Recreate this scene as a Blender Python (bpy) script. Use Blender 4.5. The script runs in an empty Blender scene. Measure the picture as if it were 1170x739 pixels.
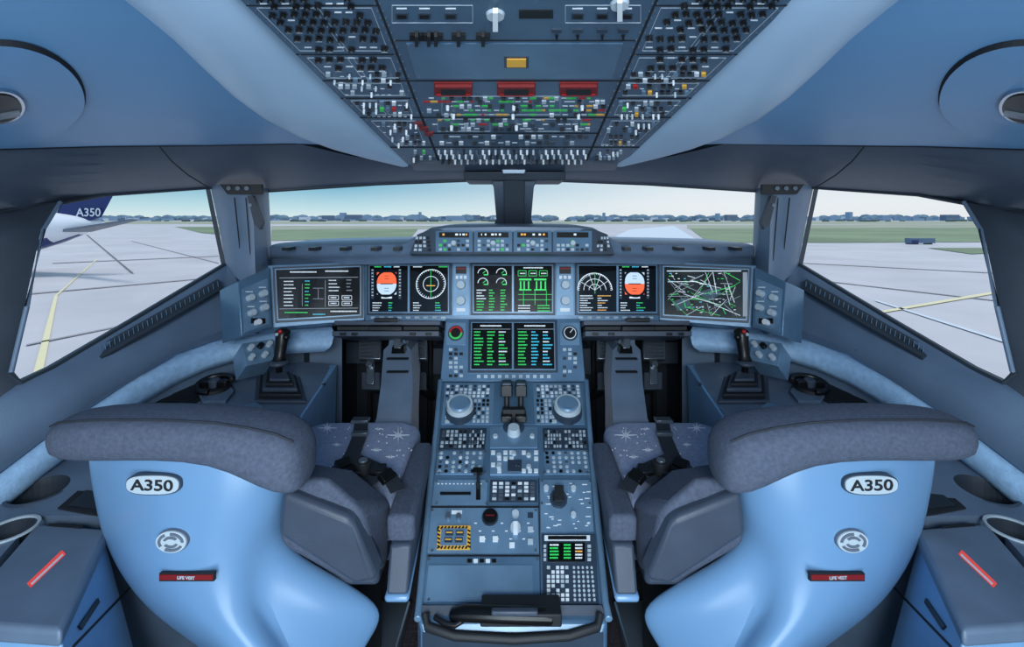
import bpy, bmesh, math, random
from mathutils import Vector, Matrix
from mathutils.bvhtree import BVHTree
random.seed(7)
F=520.0; CX=585.0; HY=250.0; CH=1.25
CAM=Vector((0,0,CH))
def W(px,py,d): return Vector(((px-CX)/F*d, d, CH-(py-HY)/F*d))
def WZ(px,py,z):
    d=(CH-z)*F/(py-HY); return W(px,py,d)
def lin(c):
    r=[]
    for v in c[:3]:
        v=v/255.0
        r.append(v/12.92 if v<=.04045 else ((v+.055)/1.055)**2.4)
    return (r[0],r[1],r[2],1)
MATS={}
def mat(name,col,rough=.5,metal=0,emis=0,noise=0.0,nscale=20,bump=0.0,bscale=200,coat=0):
    m=bpy.data.materials.new(name); m.use_nodes=True
    nt=m.node_tree; b=nt.nodes['Principled BSDF']
    c=lin(col)
    b.inputs['Base Color'].default_value=c
    b.inputs['Roughness'].default_value=rough
    b.inputs['Metallic'].default_value=metal
    if coat: b.inputs['Coat Weight'].default_value=coat; b.inputs['Coat Roughness'].default_value=.25
    if emis:
        b.inputs['Emission Color'].default_value=c
        b.inputs['Emission Strength'].default_value=emis
    tc=None
    if noise or bump:
        tc=nt.nodes.new('ShaderNodeTexCoord')
    if noise:
        n=nt.nodes.new('ShaderNodeTexNoise'); n.inputs['Scale'].default_value=nscale; n.inputs['Detail'].default_value=6
        nt.links.new(tc.outputs['Object'],n.inputs['Vector'])
        r=nt.nodes.new('ShaderNodeValToRGB')
        r.color_ramp.elements[0].position=.3; r.color_ramp.elements[1].position=.7
        r.color_ramp.elements[0].color=tuple(x*(1-noise) for x in c[:3])+(1,)
        r.color_ramp.elements[1].color=tuple(min(1,x*(1+noise)) for x in c[:3])+(1,)
        nt.links.new(n.outputs['Fac'],r.inputs['Fac']); nt.links.new(r.outputs['Color'],b.inputs['Base Color'])
    if bump:
        n=nt.nodes.new('ShaderNodeTexNoise'); n.inputs['Scale'].default_value=bscale
        nt.links.new(tc.outputs['Object'],n.inputs['Vector'])
        bp=nt.nodes.new('ShaderNodeBump'); bp.inputs['Strength'].default_value=bump; bp.inputs['Distance'].default_value=.003
        nt.links.new(n.outputs['Fac'],bp.inputs['Height']); nt.links.new(bp.outputs['Normal'],b.inputs['Normal'])
    MATS[name]=m; return m
mat('panel',(88,120,148),.32,.28,noise=.16,nscale=9,coat=.2)
mat('ohpanel',(76,102,126),.4,.18,noise=.14,nscale=9)
mat('panel2',(112,144,172),.32,.28,noise=.14,nscale=12,coat=.2)
mat('panel_dk',(46,60,76),.4,noise=.15,nscale=15)
mat('seam',(18,24,32),.8)
mat('blue',(106,154,198),.42,noise=.04,nscale=4,coat=.1)
mat('cove',(168,197,224),.4,noise=.04,nscale=5)
mat('frame',(68,80,96),.48,noise=.15,nscale=6,bump=.15,bscale=300)
mat('frame_dk',(46,55,66),.52,noise=.15,nscale=8)
mat('sill',(94,114,138),.45,noise=.1,nscale=8,bump=.2,bscale=250)
mat('trimblue',(152,188,222),.42,noise=.12,nscale=60,bump=.4,bscale=180)
mat('console',(96,113,134),.4,noise=.15,nscale=10,bump=.1,bscale=300)
mat('console_blue',(118,160,200),.38,noise=.1,nscale=8)
mat('shell',(108,148,188),.32,noise=.06,nscale=5,coat=.35)
mat('fabric',(74,83,102),.85,noise=.20,nscale=140,bump=.4,bscale=600)
mat('fabric_lt',(142,154,182),.9,noise=.14,nscale=80,bump=.35,bscale=500)
mat('plastic_dk',(60,70,86),.45,noise=.12,nscale=15,bump=.15,bscale=400)
mat('strap',(36,42,52),.8,noise=.2,nscale=100)
mat('black',(10,11,13),.35)
mat('rubber',(24,27,32),.6)
mat('screen',(6,8,10),.12)
mat('screen_g',(14,24,22),.12)
mat('white',(225,232,238),.5)
mat('ivory',(178,192,202),.45)
mat('chrome',(190,200,210),.2,1)
mat('steel',(130,142,154),.3,.75)
mat('red',(185,28,28),.5)
mat('redguard',(120,16,20),.5)
mat('greenp',(60,185,85),.5,emis=.15)
mat('amberp',(215,165,65),.5,emis=.1)
mat('carpet',(50,47,53),.98,noise=.6,nscale=120,bump=.8,bscale=200)
mat('e_white',(210,220,228),.5,emis=.55)
mat('e_grey',(140,150,160),.5,emis=.3)
mat('e_green',(50,205,95),.5,emis=.5)
mat('e_cyan',(60,190,220),.5,emis=.5)
mat('e_orange',(235,95,50),.5,emis=.6)
mat('e_amber',(235,170,80),.5,emis=.5)
mat('e_blue',(190,210,228),.5,emis=.5)
mat('e_red',(225,70,60),.5,emis=.5)
mat('tarmac',(192,188,190),.9,noise=.10,nscale=.12)
mat('joint',(152,149,151),.9)
mat('joint_dk',(112,112,118),.9)
mat('lineyellow',(225,214,172),.9)
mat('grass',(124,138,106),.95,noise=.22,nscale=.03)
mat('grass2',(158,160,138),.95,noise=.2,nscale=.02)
mat('tree',(108,134,150),.95,noise=.2,nscale=.1)  # bluish air haze is mixed into the tree line colour
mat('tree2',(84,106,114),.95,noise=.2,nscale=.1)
mat('bld_w',(205,212,218),.8)
mat('bld_b',(132,158,182),.8)  # building colours have distance haze painted in
mat('bld_d',(98,118,140),.8)
mat('acwhite',(230,234,240),.3)
mat('acblue',(18,40,105),.3)
mat('acgrey',(95,105,120),.4)

class Plane:
    def __init__(s,a,b,c):
        s.p=a; s.n=(b-a).cross(c-a).normalized()
        if s.n.dot(CAM-a)<0: s.n=-s.n
        s.u=(b-a).normalized(); s.v=s.n.cross(s.u)
        if s.v.z<0 : s.v=-s.v
    def at(s,px,py,h=0):
        r=Vector(((px-CX)/F,1,-(py-HY)/F))
        t=(s.p-CAM).dot(s.n)/r.dot(s.n)
        return CAM+r*t+s.n*h
class MB:
    def __init__(s,name,mir=False,bevel=0,subsurf=0,sharp=35,solid=0,seg=2):
        s.name=name;s.mir=mir;s.v=[];s.f=[];s.m=[];s.mats=[];s.bevel=bevel;s.sub=subsurf;s.sharp=sharp;s.solid=solid;s.seg=seg
    def mi(s,m):
        if m not in s.mats: s.mats.append(m)
        return s.mats.index(m)
    def add(s,vs,fs,m):
        o=len(s.v); s.v+= [Vector(v) for v in vs]; k=s.mi(m)
        for f in fs: s.f.append([i+o for i in f]); s.m.append(k)
    def prism(s,bot,top,m):
        n=len(bot)
        s.add(list(bot)+list(top),[list(range(n))[::-1],list(range(n,2*n))]+[[i,(i+1)%n,n+(i+1)%n,n+i] for i in range(n)],m)
    def box(s,c,sz,m,rot=None):
        c=Vector(c);pts=[]
        for z in(-.5,.5):
            for x,y in((-.5,-.5),(.5,-.5),(.5,.5),(-.5,.5)):
                p=Vector((x*sz[0],y*sz[1],z*sz[2]))
                if rot is not None: p=rot@p
                pts.append(c+p)
        s.prism(pts[:4],pts[4:],m)
    def ppoly(s,pl,pts,h0,h1,m):
        s.prism([pl.at(x,y,h0) for x,y in pts],[pl.at(x,y)+pl.n*h1 for x,y in pts],m)
    def pbox(s,pl,x0,y0,x1,y1,h,m,h0=0):
        s.ppoly(pl,[(x0,y0),(x1,y0),(x1,y1),(x0,y1)],h0,h,m)
    def pline(s,pl,x0,y0,x1,y1,w,h,m,h0=0):
        L=math.hypot(x1-x0,y1-y0) or 1; nx=-(y1-y0)/L*w/2; ny=(x1-x0)/L*w/2
        s.ppoly(pl,[(x0+nx,y0+ny),(x1+nx,y1+ny),(x1-nx,y1-ny),(x0-nx,y0-ny)],h0,h,m)
    def pframe(s,pl,x0,y0,x1,y1,w,h,m):
        s.pline(pl,x0,y0,x1,y0,w,h,m); s.pline(pl,x0,y1,x1,y1,w,h,m); s.pline(pl,x0,y0,x0,y1,w,h,m); s.pline(pl,x1,y0,x1,y1,w,h,m)
    def pcyl(s,pl,px,py,r,h,m,h0=0,top=1.0,n=14):
        c=pl.at(px,py); R=r*c.y/F
        def ring(hh,rr): return [c+pl.n*hh+pl.u*math.cos(a)*rr+pl.v*math.sin(a)*rr for a in [2*math.pi*i/n for i in range(n)]]
        s.prism(ring(h0,R),ring(h,R*top),m)
    def pring(s,pl,px,py,r,w,h,m,a0=0,a1=2*math.pi,n=32,ry=None):
        c=pl.at(px,py); k=c.y/F; ry=ry or r
        rows=[]
        for i in range(n+1):
            a=a0+(a1-a0)*i/n
            q=[]
            for rr,hh in((0,0),(0,h),(-w,h),(-w,0)):
                q.append(c+pl.u*math.cos(a)*(r+rr)*k+pl.v*math.sin(a)*(ry+rr)*k+pl.n*hh)
            rows.append(q)
        s.loft(rows,m,closed=True)
    def loft(s,rows,m,closed=False,caps=False):
        n=len(rows[0]); vs=[p for r in rows for p in r]; fs=[]
        for i in range(len(rows)-1):
            for j in range(n if closed else n-1):
                k=(j+1)%n
                fs.append([i*n+j,i*n+k,(i+1)*n+k,(i+1)*n+j])
        if caps: fs.append(list(range(n))[::-1]); fs.append([ (len(rows)-1)*n+j for j in range(n)])
        s.add(vs,fs,m)
    def tube(s,pts,r,m,n=10,flat=1.0,ref=Vector((0,0,1)),caps=True):
        pts=[Vector(p) for p in pts]; rows=[]
        for i,p in enumerate(pts):
            t=(pts[min(i+1,len(pts)-1)]-pts[max(i-1,0)]).normalized()
            rf=ref if abs(t.dot(ref))<.95 else Vector((0,1,0))
            a=t.cross(rf).normalized(); b=t.cross(a)
            rr=r[i] if isinstance(r,(list,tuple)) else r
            rows.append([p+a*math.cos(q)*rr+b*math.sin(q)*rr*flat for q in [2*math.pi*j/n for j in range(n)]])
        s.loft(rows,m,closed=True,caps=caps)
    def ell(s,c,r,m,nu=14,nv=9):
        c=Vector(c);rows=[]
        for i in range(nv+1):
            t=math.pi*i/nv; t=min(max(t,.02),math.pi-.02)
            rows.append([c+Vector((r[0]*math.sin(t)*math.cos(p),r[1]*math.sin(t)*math.sin(p),r[2]*math.cos(t))) for p in [2*math.pi*j/nu for j in range(nu)]])
        s.loft(rows,m,closed=True,caps=True)
    def field(s,pl,q,nx,ny,m,h=.004,fx=.65,fy=.6,skip=0,labels=None,alt=None,cyl=False):
        (ax,ay),(bx,by),(cx,cy),(dx,dy)=q
        def bl(u,v): return ((ax*(1-u)+bx*u)*(1-v)+(dx*(1-u)+cx*u)*v,(ay*(1-u)+by*u)*(1-v)+(dy*(1-u)+cy*u)*v)
        for i in range(nx):
            for j in range(ny):
                if random.random()<skip: continue
                mm=m
                if alt and random.random()<alt[1]: mm=random.choice(alt[0])
                u0,u1=(i+.5-fx/2)/nx,(i+.5+fx/2)/nx; v0,v1=(j+.5-fy/2)/ny,(j+.5+fy/2)/ny
                if cyl:
                    c=bl((u0+u1)/2,(v0+v1)/2); e=bl(u1,(v0+v1)/2); s.pcyl(pl,c[0],c[1],abs(e[0]-c[0]),h,mm,top=.8,n=10)
                else: s.ppoly(pl,[bl(u0,v0),bl(u1,v0),bl(u1,v1),bl(u0,v1)],0,h,mm)
                if labels:
                    w0=v1+(.1/ny)*(1); w1=w0+.12/ny
                    s.ppoly(pl,[bl(u0,w0),bl(u1,w0),bl(u1,w1),bl(u0,w1)],0,.0006,labels)
    def textrows(s,pl,x0,y0,x1,y1,rows,mats,h=.0012,dens=.6,hh=.45):
        dy=(y1-y0)/rows
        for j in range(rows):
            x=x0+random.random()*2; y=y0+j*dy
            while x<x1-1.2:
                w=random.uniform(.8,3.2)
                if random.random()<dens: s.pbox(pl,x,y,min(x+w,x1),y+dy*hh,h,random.choice(mats))
                x+=w+random.uniform(.6,2.4)
    def word(s,pl,x,y,w,hh,h,m):
        # a word of small glyph-like strokes
        x1=x+w
        while x<x1-.4:
            cw=random.uniform(.55,1.1); s.pbox(pl,x,y,min(x+cw,x1),y+hh,h,m); x+=cw+.35
    def build(s,parent=None,name=None):
        me=bpy.data.meshes.new(s.name)
        vs=[Vector((-v.x,v.y,v.z)) if s.mir else v for v in s.v]
        fs=[f[::-1] for f in s.f] if s.mir else s.f
        me.from_pydata(vs,[],fs)
        for m in s.mats: me.materials.append(MATS[m])
        for p,k in zip(me.polygons,s.m): p.material_index=k
        bm=bmesh.new(); bm.from_mesh(me); bmesh.ops.remove_doubles(bm,verts=bm.verts,dist=1e-5) if (s.bevel or s.sub or s.solid) else None
        bmesh.ops.recalc_face_normals(bm,faces=bm.faces); bm.to_mesh(me); bm.free()
        for p in me.polygons: p.use_smooth=True
        me.set_sharp_from_angle(angle=math.radians(s.sharp if not s.sub else 80))
        o=bpy.data.objects.new(s.name,me); bpy.context.scene.collection.objects.link(o)
        if s.solid:
            md=o.modifiers.new('sol','SOLIDIFY'); md.thickness=s.solid; md.offset=0
        if s.bevel:
            md=o.modifiers.new('bev','BEVEL'); md.width=s.bevel; md.segments=s.seg; md.limit_method='ANGLE'; md.angle_limit=math.radians(40)
        if s.sub:
            md=o.modifiers.new('sub','SUBSURF'); md.levels=s.sub; md.render_levels=s.sub
        if parent: o.parent=parent
        return o
def empty(name):
    e=bpy.data.objects.new(name,None); e.empty_display_size=.1; bpy.context.scene.collection.objects.link(e); return e
def group(name,parts):
    e=empty(name)
    for p in parts:
        o=p.build(e)
    return e
def text(body,pl,px,py,size_px,m,parent,name,h=.002,ext=.0005,squash=1):
    cu=bpy.data.curves.new(name,'FONT'); cu.body=body; cu.align_x='CENTER'; cu.align_y='CENTER'
    c=pl.at(px,py,h); cu.size=size_px*c.y/F; cu.extrude=ext; cu.offset=size_px*c.y/F*.016
    t=bpy.data.objects.new('tmp',cu); bpy.context.scene.collection.objects.link(t)
    bpy.context.view_layer.update()
    me=bpy.data.meshes.new_from_object(t.evaluated_get(bpy.context.evaluated_depsgraph_get()))
    bpy.data.objects.remove(t)
    me.materials.clear(); me.materials.append(MATS[m])
    o=bpy.data.objects.new(name,me); bpy.context.scene.collection.objects.link(o)
    n=pl.n; u=Vector((1,0,0)); u=(u-n*u.dot(n)).normalized(); v=n.cross(u)
    M=Matrix((u,v,n)).transposed().to_4x4(); M.translation=c
    o.matrix_world=M@Matrix.Diagonal((1,squash,1,1)); 
    if parent: o.parent=parent
    return o

# ---------------- camera / world / lights
cd=bpy.data.cameras.new('camera'); cam=bpy.data.objects.new('camera',cd); bpy.context.scene.collection.objects.link(cam)
cam.location=CAM; cam.rotation_euler=(math.pi/2,0,0); cd.sensor_width=36; cd.lens=36*F/1170; cd.shift_y=-(369.5-HY)/1170.0
cd.clip_start=.02; cd.clip_end=6000
bpy.context.scene.camera=cam
try: bpy.context.scene.view_settings.view_transform='Standard'
except Exception: pass
w=bpy.data.worlds.new('sky'); bpy.context.scene.world=w; w.use_nodes=True; nt=w.node_tree; nt.nodes.clear()
out=nt.nodes.new('ShaderNodeOutputWorld'); bg=nt.nodes.new('ShaderNodeBackground'); tc=nt.nodes.new('ShaderNodeTexCoord'); sp=nt.nodes.new('ShaderNodeSeparateXYZ')
nt.links.new(tc.outputs['Generated'],sp.inputs[0])
def ramp(els):
    r=nt.nodes.new('ShaderNodeValToRGB'); cr=r.color_ramp
    cr.elements[0].position=els[0][0]; cr.elements[0].color=lin(els[0][1]); cr.elements[1].position=els[-1][0]; cr.elements[1].color=lin(els[-1][1])
    for p,c in els[1:-1]:
        e=cr.elements.new(p); e.color=lin(c)
    return r
rl=ramp([(0,(212,227,226)),(.025,(182,214,222)),(.065,(122,178,202)),(.2,(112,168,206)),(1,(175,206,240))])
rr=ramp([(0,(224,228,229)),(.03,(226,231,234)),(.075,(212,225,232)),(.2,(176,203,226)),(1,(175,206,240))])
nt.links.new(sp.outputs['Z'],rl.inputs[0]); nt.links.new(sp.outputs['Z'],rr.inputs[0])
mr=nt.nodes.new('ShaderNodeMapRange'); mr.inputs['From Min'].default_value=-.35; mr.inputs['From Max'].default_value=.35
nt.links.new(sp.outputs['X'],mr.inputs['Value'])
mx=nt.nodes.new('ShaderNodeMixRGB'); nt.links.new(mr.outputs[0],mx.inputs[0]); nt.links.new(rl.outputs[0],mx.inputs[1]); nt.links.new(rr.outputs[0],mx.inputs[2])
nt.links.new(mx.outputs[0],bg.inputs[0]); bg.inputs[1].default_value=1.1; nt.links.new(bg.outputs[0],out.inputs[0])
def area(name,loc,tgt,size,power,col,sy=None):
    l=bpy.data.lights.new(name,'AREA'); l.energy=power; l.size=size; l.color=col
    if sy: l.shape='RECTANGLE'; l.size_y=sy
    o=bpy.data.objects.new(name,l); bpy.context.scene.collection.objects.link(o); o.location=loc
    o.rotation_euler=(Vector(tgt)-Vector(loc)).to_track_quat('-Z','Y').to_euler(); return o
area('rear_cabin_fill',(0,-.9,1.72),(0,1.3,.8),.8,50,(.85,.94,1))  # unseen soft fill added behind the camera, for light from the cabin side
area('upward_fill',(0,-.6,.5),(0,1.3,1.7),1.0,20,(.72,.88,1))  # added low fill aimed up to brighten the ceiling liner, no real fixture
sl=bpy.data.lights.new('sun','SUN'); sl.energy=1.7; sl.angle=math.radians(12); sl.color=(1,.94,.89)
so_=bpy.data.objects.new('sun',sl); bpy.context.scene.collection.objects.link(so_); so_.rotation_euler=(.12,.1,0); so_.location=(0,0,30)

# ---------------- exterior
GZ=-4.5
g=MB('ground'); g.add([(-3000,-200,GZ),(3000,-200,GZ),(3000,3500,GZ),(-3000,3500,GZ)],[[0,1,2,3]],'tarmac'); g.build()
def gp(mb,pts,m,z=.02): mb.add([WZ(x,y,GZ+z) for x,y in pts],[list(range(len(pts)))],m)
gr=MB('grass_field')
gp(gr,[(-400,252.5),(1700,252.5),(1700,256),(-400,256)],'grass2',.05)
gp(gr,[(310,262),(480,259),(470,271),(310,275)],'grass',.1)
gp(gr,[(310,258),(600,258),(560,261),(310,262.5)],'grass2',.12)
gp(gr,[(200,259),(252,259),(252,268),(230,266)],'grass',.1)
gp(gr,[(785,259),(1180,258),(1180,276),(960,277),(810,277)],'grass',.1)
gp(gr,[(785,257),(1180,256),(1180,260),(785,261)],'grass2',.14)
gp(gr,[(1060,283),(1130,283),(1130,289),(1110,290)],'grass',.1)
gr.build()
tm=MB('taxiway_marking')
gp(tm,[(34,440),(62,338),(66,338),(46,440)],'lineyellow',.06); gp(tm,[(62,338),(110,296),(111.5,296),(65,338)],'lineyellow',.06)
gp(tm,[(995,357),(1145,331),(1145,334),(995,359.5)],'lineyellow',.06)
gp(tm,[(1000,342),(1160,392),(1160,395),(1000,343.6)],'bld_w',.06)
gp(tm,[(98,268),(100,268),(153,312),(150,312)],'joint_dk',.06)
gp(tm,[(30,393),(140,371),(140,372),(30,394.5)],'joint',.06)
gp(tm,[(60,300),(250,292),(250,292.6),(60,301)],'joint',.05)
gp(tm,[(30,335),(250,316),(250,316.8),(30,336.4)],'joint',.05)
gp(tm,[(915,300),(1150,312),(1150,312.8),(915,300.5)],'joint',.05)
gp(tm,[(920,318),(1150,344),(1150,345),(920,318.7)],'joint',.05)
gp(tm,[(150,275),(250,300),(250,301),(150,275.5)],'joint',.05)
gp(tm,[(720,262),(770,258),(800,276),(690,276)],'bld_w',.05)
tm.build()
bl=MB('distant_buildings')
for i in range(280):
    px=random.uniform(-100,1270); d=random.uniform(1300,1600)
    X=(px-585)/F*d; wd=random.uniform(8,34); h=random.uniform(4,14); 
    bl.box((X,d,GZ+h/2),(wd,15,h),random.choice(['bld_w','bld_b','bld_d','bld_b']))
for px,hh,wd in((392,24,14),(405,18,40),(520,15,50),(835,18,30),(970,26,8),(1085,18,40),(1120,22,12),(1010,17,24),(480,26,5),(690,24,5),(905,28,5),(375,16,30),(545,17,18),(820,22,6),(450,14,30)):
    d=1350; bl.box(((px-585)/F*d,d,GZ+hh/2),(wd,20,hh),'bld_d' if px%2 else 'bld_b')
bl.build()
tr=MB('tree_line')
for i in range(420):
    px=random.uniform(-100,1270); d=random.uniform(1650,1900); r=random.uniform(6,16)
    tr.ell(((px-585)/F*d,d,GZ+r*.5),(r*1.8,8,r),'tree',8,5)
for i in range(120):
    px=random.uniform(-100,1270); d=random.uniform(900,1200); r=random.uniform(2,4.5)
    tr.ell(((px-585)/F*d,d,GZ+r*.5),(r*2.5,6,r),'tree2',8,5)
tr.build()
D=46
at=MB('fuselage_tail',sharp=60)
rows=[]
for px,py,r in((-140,262,38),(-60,262,37),(0,262,33),(35,262,26),(68,260,18),(94,257,11),(112,255,4),(118,254.5,1.5)):
    c=W(px,py,D); R=r*D/F
    rows.append([c+Vector((0,math.cos(a)*R,math.sin(a)*R)) for a in [2*math.pi*(i+.5)/24 for i in range(24)]])
at.loft(rows,'acwhite',closed=True,caps=True)
kb=at.mi('acblue')
for i,f in enumerate(at.f):
    c=sum((at.v[j] for j in f),Vector())/len(f); px=CX+c.x/c.y*F
    ax=CH-(262-HY)/F*D
    if c.z<ax-.9 and px>-80: at.m[i]=kb
fin=MB('tail_fin')
def slab(mb,pts,d,th,m):
    mb.prism([W(x,y,d-th) for x,y in pts],[W(x,y,d+th) for x,y in pts],m)
slab(fin,[(52,258),(60,252),(70,232),(92,190),(142,190),(130,222),(116,248),(96,254),(70,258)],D-.1,.35,'acblue')
slab(fin,[(44,238),(66,222),(84,196),(92,190),(76,222),(62,248),(44,258)],D-.2,.3,'acwhite')
stb=MB('stabilizer')
stb.prism([W(70,262,D-1),W(150,250,D-6),W(157,251,D-6),W(104,263,D-1)],[W(70,265,D-1),W(150,251.5,D-6),W(157,252,D-6),W(104,265,D-1)],'acgrey')
ug=MB('landing_gear'); 
a_=W(-130,290,D); ug.tube([a_,(a_.x,a_.y,GZ+.6)],.2,'steel',8); ug.tube([(a_.x,a_.y-.4,GZ+.6),(a_.x,a_.y+.4,GZ+.6)],.6,'rubber',14)
ap=group('parked_airplane',[at,fin,stb,ug])
fpl=Plane(W(0,250,D-.6),W(100,250,D-.6),W(0,300,D-.6))
text('A350',fpl,101,243,13,'white',ap,'fin_lettering')
vn=MB('van')
c=WZ(1051,279,GZ); sc=c.y/F
vn.box(c+Vector((0,0,4.2*sc)),(28*sc,8*sc,5.5*sc),'bld_d'); vn.box(c+Vector((-9*sc,0,2*sc)),(8*sc,8.2*sc,6*sc),'acblue')
vn.box(c+Vector((-9*sc,0,.8*sc)),(3*sc,8.4*sc,1.8*sc),'black'); vn.box(c+Vector((9*sc,0,.8*sc)),(3*sc,8.4*sc,1.8*sc),'black')
vn.build()

# ---------------- shell
fl=MB('floor'); fl.add([(-1.25,-1.2,0),(1.25,-1.2,0),(1.25,2.6,0),(-1.25,2.6,0)],[[0,1,2,3]],'carpet'); fl.build()
def mx2(p): return Vector((-p.x,p.y,p.z))
topr=[(-400,185,.6),(-60,172,.93),(0,169,1.0),(120,167,1.15),(230,166,1.33),(340,164,1.47),(400,178,1.53),(460,188,1.56),(585,190,1.58)]
botr=[(-400,270,.62),(-60,252,1.0),(30,238,1.14),(120,222,1.40),(240,214,1.75),(307,218,1.9),(430,210,1.85),(530,206,1.8),(585,204,1.78)]
T=[W(*p) for p in topr]; B=[W(*p) for p in botr]
hd=MB('trim_1',sharp=70)
rows=[]
for k in range(7):
    t=k/6; rows.append([ (a*(1-t)+b*t)*1.0 + (CAM-(a+b)/2).normalized()*.03*math.sin(math.pi*t) for a,b in zip(T,B)]+[mx2((a*(1-t)+b*t)+(CAM-(a+b)/2).normalized()*.03*math.sin(math.pi*t)) for a,b in list(zip(T,B))[-2::-1]])
hd.loft(rows,'frame')
hd.tube([b for b in B]+[mx2(b) for b in B[-2::-1]],.008,'frame_dk',6)
for s_ in (0,1):
    p=[W(182,167,1.235),W(196,184,1.33),W(215,200,1.45),W(238,214,1.68)]
    p=[q+(CAM-q).normalized()*.04 for q in p]
    if s_: p=[mx2(q) for q in p]
    hd.tube(p,.002,'seam',5)
hd.build()

def build_side(mir):
    sfx='right' if mir else 'left'
    loop=[(240,214,1.75),(120,222,1.40),(66,231,1.2),(47,262,1.12),(28,350,1.07),(10,425,1.05),(22,438,1.06),(60,420,1.15),(150,367,1.4),(258,302,1.8)]
    L=[W(*p) for p in loop]
    wl=MB('wall_'+sfx,mir,sharp=60)
    inner=[W(30,238,1.14),L[2],L[3],L[4],L[5],L[6]]
    outer=[W(-60,250,.98),W(-80,262,.97),W(-80,290,.97),W(-80,360,.96),W(-80,440,.96),W(-60,480,.97)]
    wl.loft([outer,[ (a+b)/2+Vector((.02,0,0)) for a,b in zip(outer,inner)],inner],'frame_dk')
    wl.loft([[Vector((-1.2,.0,1.22)),Vector((-1.2,0,1.0)),Vector((-1.2,0,.6))],[W(-80,250,.97),W(-80,360,.96),W(-60,480,.97)]],'frame_dk')
    top=[W(-60,480,.97),L[6],L[7],L[8],L[9]]
    bot=[W(-120,600,.9),W(0,540,1.02),W(100,468,1.2),W(200,405,1.47),W(278,378,1.66)]
    r=[top]
    for t,o in ((.12,.022),(.5,.035),(.9,.03),(1,0)):
        r.append([a*(1-t)+b*t+Vector((o,-o*.3,o*.5)) for a,b in zip(top,bot)])
    wl.loft(r,'sill')
    wl.tube([L[5],L[6],L[7],L[8],L[9]],.007,'frame_dk',6)
    wl.tube([L[2]+Vector((.006,0,0)),L[3]+Vector((.006,0,0)),L[4]+Vector((.006,0,0)),L[5]+Vector((.006,0,0))],.005,'sill',6)
    wl.loft([[L[9],W(320,300,1.85)],[W(278,378,1.66),W(330,390,1.75)]],'sill')
    low=[(-1.21,-.4),(-1.21,.9),(-1.2,1.1),(-1.15,1.4),(-1.06,1.62),(-.9,1.78),(-.68,1.82)]
    wl.loft([[Vector((x,y,.80 if y>1 else .74)) for x,y in low],[Vector((x,y,0)) for x,y in low]],'sill')
    lp=L+[L[0]]
    wl.loft([lp,[p+Vector((-.025,.01,0)) for p in lp]],'frame_dk')
    spl=Plane(L[8]+Vector((.03,0,0)),L[9]+Vector((.03,0,0)),bot[3]+Vector((.03,0,0)))
    wl.pcyl(spl,259,371,8,.012,'frame_dk'); wl.pcyl(spl,259,371,5.5,.018,'black')
    for x,y in((140,430),(190,402),(228,382)): wl.pcyl(spl,x,y,1.4,.012,'steel',n=8)
    wl.build()
    tb=MB('armrest_trim',mir,sharp=70)
    tt=[W(-120,595,.9),W(0,540,1.02),W(50,502,1.1),W(100,468,1.2),W(150,434,1.33),W(200,407,1.47),W(240,391,1.58),W(280,383,1.66),(W(330,377,1.70)),W(377,373,1.72)]
    bb=[W(-120,645,.88),W(0,585,1.01),W(50,542,1.09),W(100,503,1.19),W(150,466,1.32),W(200,437,1.45),W(240,419,1.55),W(280,406,1.60),W(330,400,1.64),W(377,397,1.66)]
    rows=[]
    for t,o in((-.7,-.05),(0,-.02),(.05,.010),(.3,.022),(.6,.024),(.9,.012),(1,.0),(1.02,-.04)):
        rows.append([a*(1-t)+b*t+Vector((o*.8,-o*.6,o*.5 if t>=0 else 0)) for a,b in zip(tt,bb)])
    tb.loft(rows,'trimblue'); tb.build()
    vg=MB('air_vent_grille',mir)
    vpl=Plane(W(108,405,1.25),W(252,325,1.66),W(112,413,1.235))
    vg.ppoly(vpl,[(108,403),(112,399),(248,322),(253,325),(254,331),(250,335),(116,412),(109,410)],0,.012,'frame_dk')
    n=26
    for i in range(n):
        t=(i+.4)/n; x=111+(250-111)*t; y=405+(327-405)*t
        vg.ppoly(vpl,[(x,y-2.4),(x+3.2,y-4.2),(x+4.2,y+1.8),(x+1,y+3.6)],.012,.0125,'black')
        vg.pline(vpl,x+1.3,y-2.8,x+2.2,y+2.6,.9,.018,'panel2',.0125)
    vg.build()
    pp=MB('windshield_pillar',mir,sharp=60)
    tp=[(240,212,1.76),(250,212,1.70),(266,212,1.66),(286,213,1.68),(300,214,1.76),(307,216,1.9)]
    md=[(250,258,1.78),(258,258,1.70),(272,258,1.66),(290,258,1.68),(303,258,1.76),(309,258,1.9)]
    bt=[(258,304,1.8),(264,312,1.70),(276,322,1.64),(292,318,1.65),(305,308,1.72),(311,304,1.88)]
    pp.loft([[W(*p) for p in tp],[W(*p) for p in md],[W(*p) for p in bt]],'sill')
    ppl=Plane(W(266,212,1.655),W(286,213,1.665),W(276,300,1.655))
    pp.ppoly(ppl,[(254,211),(301,211),(301,222),(262,222)],0,.02,'rubber')
    for x in(266,276,286): pp.pcyl(ppl,x,216,4,.035,'steel',top=.6)
    pp.ppoly(ppl,[(286,224),(292,224),(303,254),(300,262),(294,256)],0,.03,'frame_dk')
    pp.pline(ppl,268,226,276,300,1,.003,'seam'); pp.pline(ppl,281,226,287,300,.8,.003,'seam')
    pp.pcyl(ppl,290,235,2,.035,'steel')
    pp.build()
    gm=MB('window_2' if mir else 'window_1',mir)
    gm.add([p+Vector((-.02,.008,0)) for p in L],[list(range(len(L)))],'glass'); gm.build()
    gf=MB('window_4' if mir else 'window_3',mir)
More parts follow.
